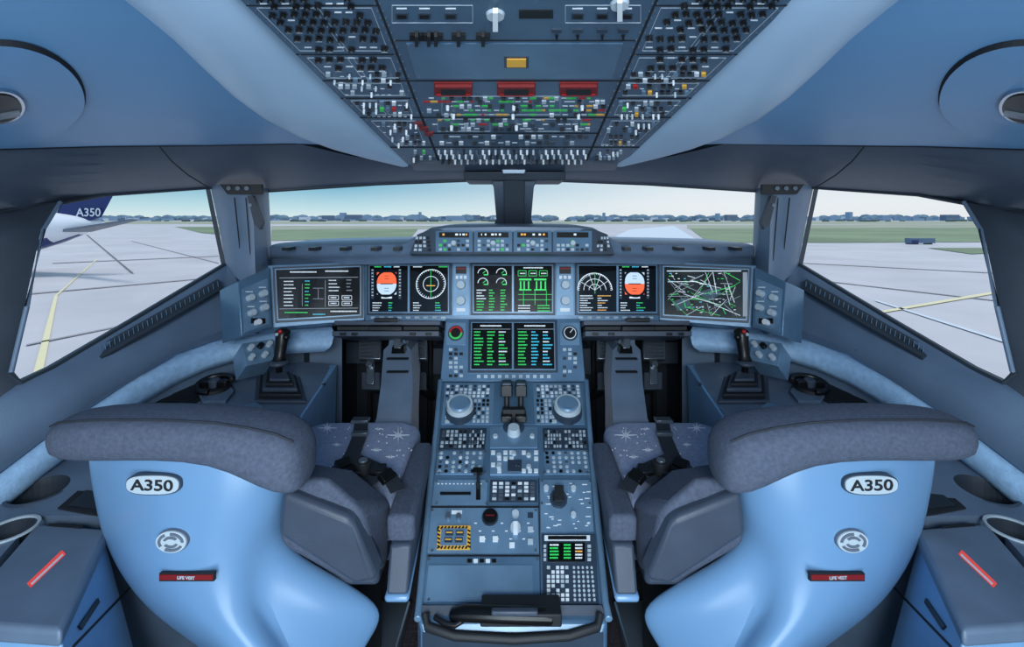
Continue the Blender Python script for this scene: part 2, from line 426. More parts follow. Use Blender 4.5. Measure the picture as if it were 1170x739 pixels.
    gf.add([W(307,216,1.92),W(430,208,1.87),W(566,204,1.8),W(566,270,2.15),W(307,290,2.15)],[[0,1,2,3,4]],'glass'); gf.build()
    cv=MB('cove_trim',mir,subsurf=1)
    OHX=-.375
    inn=[Vector((OHX,-.2,1.64)),Vector((OHX,.3,1.58)),W(275,0,.615),W(335,60,.80),W(400,124,1.07),W(440,163,1.33),W(467,189,1.56)]
    ou=[Vector((-.53,-.2,1.63)),Vector((-.53,.3,1.585)),W(157,0,.63),W(222,70,.82),W(290,134,1.08),W(370,170,1.36),W(455,189,1.57)]
    rows=[]
    for t,o in((0,-.01),(.04,.012),(.2,.028),(.45,.036),(.7,.030),(.93,.014),(1,.0),(1.0,-.03)):
        rr_=[]
        for i,(a,b) in enumerate(zip(inn,ou)):
            k=1 if i<5 else (.5 if i==5 else .15)
            rr_.append(a*(1-t)+b*t+Vector((0,0,-o*k)))
        rows.append(rr_)
    cv.loft(rows,'cove')
    cv.build()
    cp=MB('ceiling_liner',mir,sharp=70)
    A=[Vector((-.50,-.2,1.635)),Vector((-.50,.3,1.59)),W(165,-5,.64),W(232,65,.83),W(300,127,1.09),W(390,166,1.45)]
    Bq=[Vector((-1.2,-.2,1.35)),W(-400,185,.6),W(-60,172,.93),W(120,167,1.15),W(230,166,1.33),W(340,164,1.47)]
    rows=[]
    for k in range(7):
        t=k/6; rows.append([a*(1-t)+b*t for i,(a,b) in enumerate(zip(A,Bq))])
    cp.loft(rows,'blue')
    bvh=BVHTree.FromPolygons([tuple(v) for v in cp.v],cp.f)
    cp.tube(Bq,.003,'seam',6)
    cp.build()
    av=MB('ceiling_air_outlet',mir,sharp=60)
    def hit(px,py,off=0):
        r=Vector(((px-CX)/F,1,-(py-HY)/F)).normalized()
        h_,n_,i_,d_=bvh.ray_cast(CAM,r)
        if h_ is None: return None
        if n_.dot(r)>0: n_=-n_
        return h_+n_*off
    def outl(k,off):
        o=[]
        for i in range(64):
            a=2*math.pi*i/64
            x=-8+106*k*math.cos(a); y=112+(68 if math.sin(a)<0 else 52)*k*math.sin(a)
            h_=hit(x,min(y,165.5),off)
            o.append(h_)
        return o
    o0=outl(1.0,.001); o1=outl(.975,.009); o2=outl(.5,.012)
    ok=[i for i in range(64) if o0[i] and o1[i] and o2[i]]
    for i in ok:
        j=(i+1)%64
        if j in ok:
            av.add([o0[i],o0[j],o1[j],o1[i]],[[0,1,2,3]],'seam')
            av.add([o1[i],o1[j],o2[j],o2[i]],[[0,1,2,3]],'blue')
    hc=hit(-2,118,.012)
    if hc is None: hc=hit(5,118,.012)
    e1=hit(20,118,.012); e2=hit(5,135,.012)
    if hc and e1 and e2:
        vp=Plane(hc,e1,e2)
        fill=[o2[i] for i in ok]; av.add(fill,[list(range(len(fill)))],'blue')
        pts=[(-2+29*math.cos(a),118+19*math.sin(a)) for a in [2*math.pi*i/30 for i in range(30)]]
        av.ppoly(vp,pts,-.01,.008,'chrome')
        av.ppoly(vp,[(-2+(x+2)*.86,118+(y-118)*.84) for x,y in pts],0,.010,'black')
        av.pline(vp,-15,128,20,122,5,.014,'steel')
    av.build()
gm=bpy.data.materials.new('glass'); gm.use_nodes=True; n_=gm.node_tree; n_.nodes.clear()
o_=n_.nodes.new('ShaderNodeOutputMaterial'); t_=n_.nodes.new('ShaderNodeBsdfTransparent'); g_=n_.nodes.new('ShaderNodeBsdfGlossy'); m_=n_.nodes.new('ShaderNodeMixShader')
t_.inputs[0].default_value=(.98,.99,1,1); g_.inputs['Roughness'].default_value=.05; m_.inputs[0].default_value=.02
n_.links.new(t_.outputs[0],m_.inputs[1]); n_.links.new(g_.outputs[0],m_.inputs[2]); n_.links.new(m_.outputs[0],o_.inputs[0]); MATS['glass']=gm
build_side(False); build_side(True)
cpst=MB('windshield_center_post',bevel=.004,sharp=50)
def ringx(y,x0,x1,d,th): return [W(x0,y,d),W(x1,y,d),W(x1,y,d)+Vector((0,th,0)),W(x0,y,d)+Vector((0,th,0))]
cpst.loft([ringx(196,530,646,1.60,.2),ringx(206,530,646,1.62,.2)],'frame_dk',closed=True,caps=True)
cpst.loft([ringx(204,560,614,1.66,.15),ringx(214,564,610,1.67,.15),ringx(250,567,607,1.8,.15),ringx(272,558,616,1.9,.15)],'frame',closed=True,caps=True)
cpst.loft([ringx(206,575,600,1.64,.03),ringx(258,577,598,1.76,.03)],'frame_dk',closed=True,caps=True)
cpst.loft([ringx(190,572,602,1.57,.06),ringx(199,574,600,1.58,.06)],'steel',closed=True,caps=True)
cpst.build()

# ---------------- overhead panel
OH=Plane(W(460,188,1.55),W(712,188,1.55),W(275,0,.615))
oh=MB('base'); k=MB('controls')
oh.ppoly(OH,[(466,188),(710,188),(908,0),(1180,-260),(-10,-260),(275,0)],-.06,0,'ohpanel')
oh.ppoly(OH,[(470,183),(706,183),(703,191),(473,191)],0,.012,'panel_dk')
for a,b in(((430,0),(503,188)),((750,0),(668,188))):
    oh.pline(OH,a[0],a[1],b[0],b[1],2.2,.0015,'seam')
    oh.pline(OH,a[0]-(b[0]-a[0])*.7,-131,a[0],a[1],3,.0015,'seam')
def edgeL(y): return 275+(466-275)*y/188
def edgeR(y): return 908-(908-710)*y/188
def s1(y): return 430+73*y/188
def s2(y): return 750-82*y/188
for y in (6,46,62,92,112,134,152,168):
    for x0,x1,ok in((edgeL(y),s1(y),y in(6,62,92,112,134,168)),(s1(y),s2(y),y in(46,92,134,152,168)),(s2(y),edgeR(y),y in(6,62,92,112,134,168))):
        if ok: oh.pline(OH,x0,y,x1,y,1.1,.001,'seam')
for i in range(22):
    y=4+i*8.3
    for x in(s1(y)-3,s1(y)+3,s2(y)-3,s2(y)+3,edgeL(y)+5,edgeR(y)-5): k.pcyl(OH,x,y,1.1,.002,'steel',n=6)
# engraved group outlines
for (ya,yb,a,b) in((9,58,0,.5),(9,58,.54,1),(66,89,0,.48),(66,89,.55,1),(95,109,0,1),(115,131,0,.45),(115,131,.5,1),(138,165,0,1)):
    for f0,f1 in((edgeL,s1),(s2,edgeR)):
        def xx(t,y): return f0(y)+9+(f1(y)-f0(y)-18)*t
        for (t0,y0),(t1,y1) in (((a,ya),(b,ya)),((b,ya),(b,yb)),((b,yb),(a,yb)),((a,yb),(a,ya))):
            k.pline(OH,xx(t0,y0),y0,xx(t1,y1),y1,.5,.0006,'ivory')
for (x0,y0,x1,y1) in((448,6,540,26),(646,6,732,26),(505,110,640,131),(500,136,560,150),(600,136,664,150)): k.pframe(OH,x0,y0,x1,y1,.5,.0006,'ivory')
def hs_(y): return .0035+.0075*max(0,min(1,y/188.0))
def tog(x,y,r=3,m='black',m2='steel',L=1.6):
    k.pcyl(OH,x,y,r,.0015,'panel_dk',n=10)
    k.pcyl(OH,x,y,r*.62,hs_(y)*L,m,h0=.001,top=.75,n=8)
def dknob(x,y,r=4.2,m='black'):
    k.pcyl(OH,x,y,r*1.3,.001,'panel_dk',n=12); k.pcyl(OH,x,y,r*.8,.0055,m,n=10,top=.8); k.pline(OH,x-r*1.1,y,x+r*1.1,y,2.3,.0075,m,.004)
    k.pcyl(OH,x,y,1,.0085,'steel',n=6)
for side in(-1,1):
    for j,y in enumerate((-4,4,14,23,32,42,54,66,76)):
        for i in range(9 if j<7 else 6):
            if side<0: x=edgeL(max(y,0))+ 22+i*12.5
            else: x=edgeR(max(y,0))-22-i*12.5
            if (side<0 and x<s1(y)-8) or (side>0 and x>s2(y)+8):
                if random.random()<.78:
                    dknob(x,y+random.uniform(-1,1),3.6)
                    k.pbox(OH,x-3.5,y+4.6,x+3.5,y+5.6,.0008,'white')
                else:
                    k.pbox(OH,x-4,y-.5,x+4,y+.5,.0008,'white')
for y,w_ in ((84,8),(91,8),(98,8),(105,7),(117,7),(124,7),(130,6),(141,6),(148,6),(156,6),(163,5),(173,5),(180,5)):
    for (a,b) in((edgeL(y)+10,s1(y)-6),(s2(y)+6,edgeR(y)-10)):
        x=a+2
        while x<b-4:
            q=random.random()
            if q<.26: k.pbox(OH,x,y-2,x+w_*.65,y+2,.0035,random.choice(['white','ivory','ivory','panel2']))
            elif q<.44: tog(x+3,y,2.3,random.choice(['white','ivory','white']))
            elif q<.68: k.pbox(OH,x,y-1.8,x+w_*.65,y+1.8,.0035,'black')
            elif q<.73: k.pbox(OH,x,y-1.8,x+w_*.65,y+1.8,.004,random.choice(['red','amberp','greenp']))
            if random.random()<.55: k.pbox(OH,x,y+3,x+w_*.6,y+3.6,.0006,'white')
            x+=w_
for x in(459,485,515,660,688,716): k.pbox(OH,x-7,14,x+7,21,.002,'panel_dk'); k.pbox(OH,x-5,15.5,x+5,19.5,.003,'black'); k.pbox(OH,x-6,9,x+6,10.3,.0008,'white')
for x,y in((566,16),(708,4)):
    k.pcyl(OH,x,y,11,.005,'ivory',top=.9,n=20); k.pbox(OH,x-3,y-11,x+3,y+11,.013,'white',.005)
k.pbox(OH,593,11,632,20,.002,'black'); 
for x in(476,490,498,524,552): k.pbox(OH,x-8,37,x+8,43,.005,'black'); k.pbox(OH,x-2,35,x+2,47,.010,'rubber')
for x in(636,660,688,712): k.pbox(OH,x-6,32,x+6,36,.003,'panel_dk'); tog(x,40,2.5)
k.ppoly(OH,[(464,49),(712,49),(699,89),(476,89)],0,.002,'panel')
for x,y in((467,51),(709,51),(479,87),(696,87)): k.pcyl(OH,x,y,1.5,.003,'steel',n=8)
k.pbox(OH,576,63,604,76,.003,'panel_dk'); k.pbox(OH,579,65,601,74,.005,'amberp')
for x in(518,590,661):
    k.pbox(OH,x-22,93,x+22,107,.004,'redguard'); k.pbox(OH,x-14,96,x+14,104,.009,'rubber'); k.pbox(OH,x-21,94,x+21,96.5,.010,'redguard'); k.pbox(OH,x-19,105,x+19,107,.006,'red')
for y in(112,116,121,126,131,137,142,147,156,163):
    x=s1(y)+9
    while x<s2(y)-10:
        q=random.random()
        if y<145 and q<.3: k.pbox(OH,x,y-.9,x+random.uniform(3,10),y+.9,.001,random.choice(['greenp','greenp','greenp','amberp','red']))
        elif q<.58: k.pbox(OH,x,y-1.8,x+5,y+1.8,.003,random.choice(['black','ivory','white','panel_dk','black']))
        elif q<.8: k.pbox(OH,x,y-.5,x+6,y+.5,.0006,'white')
        x+=random.uniform(6,9)
for y in(171,176,182):
    x=s1(y)+5
    while x<s2(y)-4:
        tog(x,y,2.3,random.choice(['white','ivory','white','rubber','steel'])); x+=7.2
for x,y in((484,146),(490,152),(478,141)): k.pbox(OH,x-5,y-2,x+5,y+2,.004,'redguard')
for y in (120,130,143): 
    for x in (515,590,662): tog(x+random.uniform(-4,4),y,3.4,'white')
k.field(OH,((120,-130),(400,-130),(430,-15),(290,-15)),9,5,'black',h=.006,skip=.2,labels='white')
k.field(OH,((450,-130),(730,-130),(735,-15),(445,-15)),12,6,'ivory',h=.004,skip=.4,labels='white')
k.field(OH,((770,-130),(1050,-130),(890,-15),(760,-15)),9,5,'black',h=.006,skip=.2,labels='white')
group('overhead_panel',[oh,k])
ceil=MB('ceiling')
rp_=[(-.7,1.76),(.6,1.72),(1.45,1.60),(1.62,1.52),(1.70,1.425)]
ceil.loft([[Vector((-1.4,y,z)),Vector((-1.0,y,z+.0)),Vector((1.0,y,z)),Vector((1.4,y,z))] for y,z in rp_[:-1]]+[[Vector((-.7,1.70,1.45)),Vector((-.5,1.7,1.43)),Vector((.5,1.7,1.43)),Vector((.7,1.70,1.45))]],'frame')
for s_ in(-1,1): ceil.loft([[Vector((s_*1.4,y,z)) for y,z in rp_[:-1]],[Vector((s_*1.4,y,zz)) for (y,z),zz in zip(rp_[:-1],(1.3,1.34,1.47,1.5))]],'frame')
ceil.build()

# ---------------- glareshield
gs=MB('hood',sharp=60)
xs=[(308,279,304,1.80),(360,278,303,1.70),(420,277,302,1.64),(462,276,301,1.62),(476,268,301,1.60),(490,260,300,1.58),(510,257,300,1.57),(585,256,300,1.57)]
def gcol(x,yt,yb,d):
    return [W(x,yt,d)+Vector((0,.5,-.0)),W(x,yt,d)+Vector((0,.06,.0)),W(x,yt+1,d)+Vector((0,.02,0)),W(x,yt+3,d),W(x,(yt+yb)/2-1,d),W(x,yb-9,d+.01),W(x,yb-8,d+.03),W(x,yb,d+.04),W(x,yb,d)+Vector((0,.2,0))]
cols=[gcol(*q) for q in xs]; cols+= [[mx2(p) for p in c] for c in cols[-2::-1]]
gs.loft(cols,'sill')
GP=Plane(W(476,262,1.575),W(700,262,1.575),W(476,292,1.545))
fc=MB('flight_control_unit')
fc.ppoly(GP,[(492,262),(679,262),(694,268),(702,290),(468,290),(477,268)],-.03,.002,'panel_dk')
for x0,x1 in((498,540),(542,585),(587,630),(632,676)):
    fc.pbox(GP,x0,264,x1,288,.005,'panel'); fc.pbox(GP,x0+4,266,x1-4,272,.007,'black'); fc.textrows(GP,x0+6,267.5,x1-6,271,1,['e_white','e_white','e_amber'],h=.008,dens=.6,hh=.6)
    fc.field(GP,((x0+3,273.5),(x1-3,273.5),(x1-3,288),(x0+3,288)),7,3,'ivory',h=.008,skip=.35,alt=(['black','greenp','panel_dk'],.5))
    fc.pcyl(GP,(x0+x1)/2,279,3.4,.02,'ivory',top=.8)
for x0,x1 in((472,494),(680,698)):
    fc.field(GP,((x0+3,270),(x1-3,270),(x1,288),(x0,288)),4,4,'ivory',h=.006,alt=(['black','panel_dk'],.4))
for x in(330,360,395,430,455):
    for xx in(x,1170-x): 
        c=W(xx,284,1.60+max(0,(420-min(xx,1170-xx)))*.001)
        fc.box(c,(.022,.06,.012),'black')
glare=group('glareshield',[gs,fc])

# ---------------- main instrument panel
PC=Plane(W(420,296,1.75),W(750,296,1.75),W(420,367,1.68))
PL=Plane(W(311,303,1.64),W(417,299,1.74),W(313,372,1.58))
PR=Plane(mx2(W(311,303,1.64)),mx2(W(417,299,1.74)),mx2(W(313,372,1.58)))
PSL=Plane(W(272,322,1.50),W(311,305,1.63),W(276,382,1.45))
LC=Plane(W(507,364,1.67),W(667,364,1.67),W(507,436,1.55))
ip=MB('panel_body',bevel=.003)
ip.ppoly(PC,[(416,297),(754,297),(754,367),(416,367)],-.12,0,'panel')
ip.ppoly(PL,[(306,303),(417,298),(417,366),(309,375)],-.1,0,'panel')
ip.ppoly(PR,[(864,303),(753,298),(753,366),(861,375)],-.1,0,'panel')
ip.ppoly(LC,[(509,364),(663,364),(669,436),(503,436)],-.1,0,'panel')
det=MB('panel_controls')
scr=MB('screen_graphics')
def display(pl,q,split=True):
    ip2.ppoly(pl,q,0,.012,'panel_dk')
    cx=sum(p[0] for p in q)/4; cy=sum(p[1] for p in q)/4
    qq=[(cx+(x-cx)*.95,cy+(y-cy)*.93) for x,y in q]
    ip2.ppoly(pl,qq,.012,.0135,'panel2')
    q3=[(cx+(x-cx)*.925,cy+(y-cy)*.885) for x,y in q]
    return q3
ip2=MB('display_bezels',bevel=.0015,seg=1)
sc2=MB('display_glass')
H=.0145
disp=[(PL,[(312,306),(415,302),(415,363),(315,369)]),(PC,[(420,301),(516,301),(516,360),(420,360)]),(PC,[(538,301),(634,301),(634,360),(538,360)]),
      (PC,[(657,301),(752,301),(752,360),(657,360)]),(PR,[(755,302),(858,306),(855,369),(755,363)]),(LC,[(536,367),(636,367),(637,426),(535,426)])]
for i,(pl,q) in enumerate(disp):
    q3=display(pl,q); sc2.ppoly(pl,q3,.0135,H,'screen_g' if i==4 else 'screen')
    if 1<=i<=3 or i==5:
        m=(q3[0][0]+q3[1][0])/2
        sc2.ppoly(pl,[(m-1.1,q3[0][1]),(m+1.1,q3[0][1]),(m+1.1,q3[2][1]),(m-1.1,q3[2][1])],.0135,H+.0015,'panel2')
class SP:
    def __init__(s,pl,o): s.b=pl;s.n=pl.n;s.u=pl.u;s.v=pl.v;s.o=o
    def at(s,x,y,hh=0): return s.b.at(x,y,s.o+hh)
sPL,sPC,sPR,sLC=[SP(p,H) for p in(PL,PC,PR,LC)]
g=.0008
# outer left: maintenance / checklist page with columns and boxes
scr.word(sPL,332,311,30,1.4,g,'e_white'); scr.word(sPL,372,310,26,1.4,g,'e_white')
for j in range(8):
    y=321+j*3.9
    scr.word(sPL,325,y+.8,random.uniform(8,16),1.1,g,'e_white'); scr.word(sPL,349,y+.4,random.uniform(3,7),1.1,g,'e_green' if j%3 else 'e_cyan')
    if j<4: scr.word(sPL,376,y-.4,random.uniform(8,13),1.1,g,'e_white'); scr.word(sPL,396,y-.8,random.uniform(4,9),1.1,g,'e_grey')
for y in(318,353): scr.pline(sPL,320,y+.5,409,y-.5,.6,g,'e_grey')
for a in((346,325,346,350),(372,321,372,351),(358,330,370,330),(358,342,370,342),(364,330,364,342)): scr.pline(sPL,*a,.5,g,'e_grey')
for x in(376,391):
    for y in(338.5,345): scr.pframe(sPL,x,y,x+11,y+4.5,.5,g,'e_white'); scr.word(sPL,x+2,y+1.5,7,1.3,g,'e_white')
scr.word(sPL,378,355.5,30,1.5,g,'e_white'); scr.word(sPL,326,357,26,1.2,g,'e_green'); scr.word(sPL,358,359,14,1.2,g,'e_cyan')
for x in(443,724):
    scr.pbox(sPC,x-11,312,x+11,325,g,'e_orange' if x<600 else 'e_blue'); scr.pbox(sPC,x-11,325,x+11,337,g,'e_blue' if x<600 else 'e_orange')
    scr.pring(sPC,x,322,13.5,2.5,.0012,'screen',0,math.pi,16); scr.pring(sPC,x,327,13.5,2.5,.0012,'screen',math.pi,2*math.pi,16)
    scr.pline(sPC,x-7,325,x+7,325,1,.0016,'black')
    for yy in (316,319,330,333): scr.pline(sPC,x-2.5,yy,x+2.5,yy,.5,.0014,'black')
    scr.pbox(sPC,x-17.5,308,x-14.5,342,g,'panel_dk'); scr.pbox(sPC,x+13.5,308,x+16.5,342,g,'panel_dk')
    for i in range(9): scr.pbox(sPC,x-17,309+i*3.6,x-15,309.6+i*3.6,.0014,'e_white'); scr.pbox(sPC,x+14,309+i*3.6,x+16,309.6+i*3.6,.0014,'e_white')
    scr.word(sPC,x-14,305,8,1.2,g,'e_green'); scr.word(sPC,x-3,305,8,1.2,g,'e_cyan'); scr.word(sPC,x+8,305,7,1.2,g,'e_white')
    for j in range(4): scr.word(sPC,x-16,346+j*2.8,random.uniform(5,12),1,g,'e_white'); scr.word(sPC,x+2,346+j*2.8,random.uniform(3,11),1,g,'e_cyan' if j%2 else 'e_green')
    scr.pbox(sPC,x-6,339.5,x+6,341.5,g,'e_white')
scr.pring(sPC,493,325,17,.8,g,'e_white'); scr.pring(sPC,493,325,9,.6,g,'e_white')
for i in range(36):
    a=i*math.pi/18; scr.pline(sPC,493+14.5*math.cos(a),325-14.5*math.sin(a),493+16.5*math.cos(a),325-16.5*math.sin(a),.5,g,'e_white')
scr.pline(sPC,493,308,493,341,.5,g,'e_green'); scr.pline(sPC,488,327,498,327,.9,.0012,'e_amber')
scr.word(sPC,473,305,10,1.2,g,'e_white'); scr.word(sPC,502,305,10,1.2,g,'e_green')
for j in range(4): scr.word(sPC,473,346+j*2.8,random.uniform(6,12),1,g,'e_white'); scr.word(sPC,498,346+j*2.8,random.uniform(4,12),1,g,'e_cyan' if j%2 else 'e_green')
scr.pring(sPC,679,332,20,.8,g,'e_white',0,math.pi); scr.pring(sPC,679,332,13,.6,g,'e_white',0,math.pi); scr.pring(sPC,679,332,7,.5,g,'e_white',0,math.pi)
for i in range(31):
    a=i*math.pi/30; scr.pline(sPC,679+17.5*math.cos(a),332-17.5*math.sin(a),679+19.5*math.cos(a),332-19.5*math.sin(a),.5,g,'e_white')
for a in(35,70,110,150): a=math.radians(a); scr.pline(sPC,679,332,679+19*math.cos(a),332-19*math.sin(a),.4,g,'e_white')
scr.pline(sPC,679,312,679,336,.5,g,'e_green')
for j in range(7): scr.word(sPC,662,338+j*2.7,random.uniform(8,16),1,g,'e_white'); scr.word(sPC,682,338+j*2.7,random.uniform(4,16),1,g,'e_white' if j%3 else 'e_amber')
for x in(552,573):
    for yy in(313,324):
        scr.pring(sPC,x,yy,6,.7,g,'e_white',-.2,math.pi); scr.pline(sPC,x,yy,x+4,yy-3.5,.6,g,'e_green'); scr.pbox(sPC,x+1,yy+1,x+6,yy+2.2,g,'e_green')
for j in range(8):
    y=331.5+j*3.2
    scr.word(sPC,545,y,random.uniform(5,11),1.2,g,'e_green' if j>3 else 'e_white'); scr.word(sPC,559,y,random.uniform(4,8),1.2,g,'e_green'); scr.word(sPC,572,y,random.uniform(4,10),1.2,g,'e_green')
for x in(593,610): scr.pbox(sPC,x,319,x+14,321,g,'e_green'); scr.pbox(sPC,x,331,x+14,332.5,g,'e_green')
for x in(594,598,603,612,617,622): scr.pbox(sPC,x,322,x+1.6,331,g,'e_green')
scr.word(sPC,598,306,22,1.4,g,'e_white')
for x in(592,604,616): scr.pframe(sPC,x,310,x+9,316,.5,g,'e_green'); scr.word(sPC,x+2,312.5,6,1.2,g,'e_white')
for y in(337,343): scr.pline(sPC,592,y,630,y,.5,g,'e_green')
for x in(598,611,624): scr.pline(sPC,x,333,x,349,.5,g,'e_green')
for j in range(3): scr.word(sPC,592,349+j*3,14,1.1,g,'e_white'); scr.word(sPC,614,349+j*3,14,1.1,g,'e_green')
random.seed(11)
cl=lambda x,y:(min(max(x,763),845),min(max(y,312),361))
scr.ppoly(sPR,[(798,335),(818,328),(824,336),(808,346)],0,.0004,'tree2'); scr.ppoly(sPR,[(768,345),(784,340),(790,352),(774,356)],0,.0004,'tree2')
for i in range(54):
    a=random.uniform(0,math.pi); cx_,cy_=random.uniform(768,842),random.uniform(314,360); l=random.uniform(4,24)
    p,q=cl(cx_-l*math.cos(a),cy_-l*.7*math.sin(a)),cl(cx_+l*math.cos(a),cy_+l*.7*math.sin(a)); scr.pline(sPR,p[0],p[1],q[0],q[1],random.choice([.3,.4,.6]),g,random.choice(['e_white','e_grey','e_white','e_green']))
scr.textrows(sPR,764,313,840,360,16,['e_white','e_green','e_cyan'],h=g,dens=.14,hh=.25)
scr.pbox(sPR,848,312,853,362,g,'e_grey'); scr.pbox(sPR,762,310,846,311,g,'e_white')
# lower centre: flight-management style pages, aligned columns
for x0 in(541,591):
    scr.word(sLC,x0+8,373,24,1.5,g,'e_white'); scr.pline(sLC,x0,377.5,x0+42,377.5,.5,g,'e_grey')
    for j in range(11):
        y=380+j*3.7
        scr.word(sLC,x0+1,y,random.uniform(6,11),1.4,g,'e_green'); scr.word(sLC,x0+16,y,random.uniform(5,9),1.4,g,'e_green' if x0<580 else 'e_cyan'); scr.word(sLC,x0+29,y,random.uniform(5,11),1.4,g,'e_white' if j%3==0 else ('e_green' if x0<580 else 'e_cyan'))
for x0,x1 in((518,536),(636,655)):
    det.pbox(PC,x0,301,x1,360,.004,'panel2'); 
    det.pcyl(PC,(x0+x1)/2,326,5.5,.02,'ivory',top=.8); det.pcyl(PC,(x0+x1)/2,344,5.5,.02,'ivory',top=.85); det.pbox(PC,x0+3,305,x1-3,313,.007,'black'); det.pbox(PC,x0+4,306,x1-4,308,.008,'redguard')
    det.field(PC,((x0+2,314),(x1-2,314),(x1-2,320),(x0+2,320)),3,1,'white',h=.006)
    det.pbox(PC,x0+4,352,x1-4,356,.006,'white')
for px in(521,651):
    det.pbox(LC,px-11,369,px+11,394,.004,'panel2'); det.pcyl(LC,px,381,9,.006,'panel_dk',n=20); det.pcyl(LC,px,381,6.5,.010,'black',n=20)
    if px<600:
        det.pring(LC,px,381,7.5,2,.011,'red',0,math.pi); det.pring(LC,px,381,7.5,2,.011,'greenp',math.pi,2*math.pi)
    else:
        det.pring(LC,px,381,7,.8,.011,'white'); det.pline(LC,px,381,px+4,376,.8,.012,'white')
    det.field(LC,((px-9,397),(px+9,397),(px+9,432),(px-9,432)),3,7,'ivory',h=.004,skip=.3,alt=(['black','panel_dk'],.5))
for x in range(545,632,8): det.pbox(LC,x,428.5,x+4,432,.005,'ivory')
for x in range(424,514,10): det.pbox(PC,x,361.7,x+5,364,.004,'ivory'); det.pbox(PC,1170-x-5,361.7,1170-x,364,.004,'ivory')
parts=[ip,ip2,sc2,scr,det]
for mir in(False,True):
    sp_=MB('side_panel',mir,bevel=.002)
    sp_.ppoly(PSL,[(272,322),(308,305),(311,373),(276,384)],-.1,0,'panel')
    dd=MB('side_panel_knobs',mir)
    dd.ppoly(PSL,[(276,330),(305,318),(307,370),(279,380)],0,.003,'panel2')
    for x,y in((284,341),(299,336),(286,358),(300,352)): dd.pcyl(PSL,x,y,4.3,.02,'ivory',top=.85); dd.pbox(PSL,x-4,y-8,x+4,y-7,.004,'white')
    dd.pbox(PSL,286,364,302,370,.006,'black'); dd.pcyl(PSL,292,369,3.4,.02,'white')
    lp=Plane(W(278,392,1.50),W(312,388,1.58),W(282,418,1.45))
    sp_.ppoly(lp,[(277,392),(312,387),(314,411),(281,418)],-.08,0,'panel2')
    for x,y in((286,398),(297,396),(307,394),(287,409),(302,406)): dd.pcyl(lp,x,y,3.6,.014,'ivory' if x!=297 else 'black',top=.85)
    parts+=[sp_,dd]
ipg=group('instrument_panel',parts)

# ---------------- footwells
for mir in(False,True):
    fw=MB('footwell',mir)
    fw.add([(-.8,2.35,0),(-.12,2.35,0),(-.12,2.35,1.0),(-.8,2.35,1.0)],[[0,1,2,3]],'frame_dk')
    fw.add([(-.80,1.75,.0),(-.80,2.35,0),(-.8,2.35,1),(-.80,1.75,1)],[[0,1,2,3]],'frame_dk')
    fw.add([(-.8,1.74,.92),(-.12,1.74,.92),(-.12,2.35,.9),(-.8,2.35,.9)],[[0,1,2,3]],'rubber')
    for i in range(6): fw.tube([(-.75+i*.1,2.30,.95),(-.7+i*.1,2.25,.6),(-.72+i*.1,2.3,.1)],.012,'rubber',6)
    for (x,z,w_,h_,mm) in((-.72,.62,.12,.1,'plastic_dk'),(-.3,.58,.14,.12,'plastic_dk'),(-.5,.70,.16,.06,'panel_dk'),(-.25,.42,.1,.08,'steel')): fw.box((x,2.2,z),(w_,.12,h_),mm)
    fw.build()
    tt=MB('tray_table',mir,bevel=.002)
    tp=Plane(W(383,368,1.62),W(503,368,1.62),W(383,388,1.60))
    tt.pbox(tp,384,367,504,372,.02,'plastic_dk',-.15); tt.pbox(tp,386,373,502,378,.01,'rubber',-.15); tt.pbox(tp,383,379,503,385,.03,'plastic_dk',-.15)
    tt.pbox(tp,425,374,462,379,.04,'black'); tt.pbox(tp,430,364,456,369,.03,'black')
    for x in(392,405,470,488): tt.pbox(tp,x,381,x+7,384,.034,'black')
    tt.build()
    rp=MB('rudder_pedal',mir,bevel=.003)
    for x0 in(411,463):
        pp_=Plane(W(x0,392,1.95),W(x0+25,392,1.95),W(x0,425,1.88))
        rp.pbox(pp_,x0,390,x0+25,412,.02,'steel',-.01)
        for j in range(5): rp.pbox(pp_,x0+2,392+j*4,x0+23,394+j*4,.026,'plastic_dk',.02)
        rp.pbox(pp_,x0+8,412,x0+17,440,.01,'steel',-.01); rp.pcyl(pp_,x0+12.5,418,4,.03,'steel'); rp.pbox(pp_,x0+2,425,x0+23,445,.0,'plastic_dk',-.03)
        rp.tube([W(x0+12,440,1.9),(W(x0+12,440,1.9).x,2.3,.35)],.02,'rubber',8)
    rp.build()
    co=MB('pedal_column',mir,bevel=.005)
    def cq(y,x0,x1,d,th=.12): return [W(x0,y,d),W(x1,y,d),W(x1,y,d)+Vector((0,th,0)),W(x0,y,d)+Vector((0,th,0))]
    co.loft([cq(378,446,460,1.74),cq(394,444,464,1.72),cq(400,438,470,1.70),cq(440,435,472,1.60),cq(478,430,470,1.50),cq(500,420,470,1.48),cq(640,430,470,1.48)],'console',closed=True,caps=True)
    co.loft([cq(396,448,461,1.68,.05),cq(404,447,462,1.66,.05)],'black',closed=True,caps=True)
    co.loft([cq(382,450,457,1.70,.04),cq(398,450,458,1.67,.04)],'steel',closed=True,caps=True)
    for y in (410,425): co.loft([cq(y,441,466,1.665-(y-405)*.0022,.02),cq(y+1.2,441,466,1.663-(y-405)*.0022,.02)],'seam',closed=True,caps=True)
    co.box((-.60,1.62,.22),(.10,.3,.44),'plastic_dk')
    co.build()

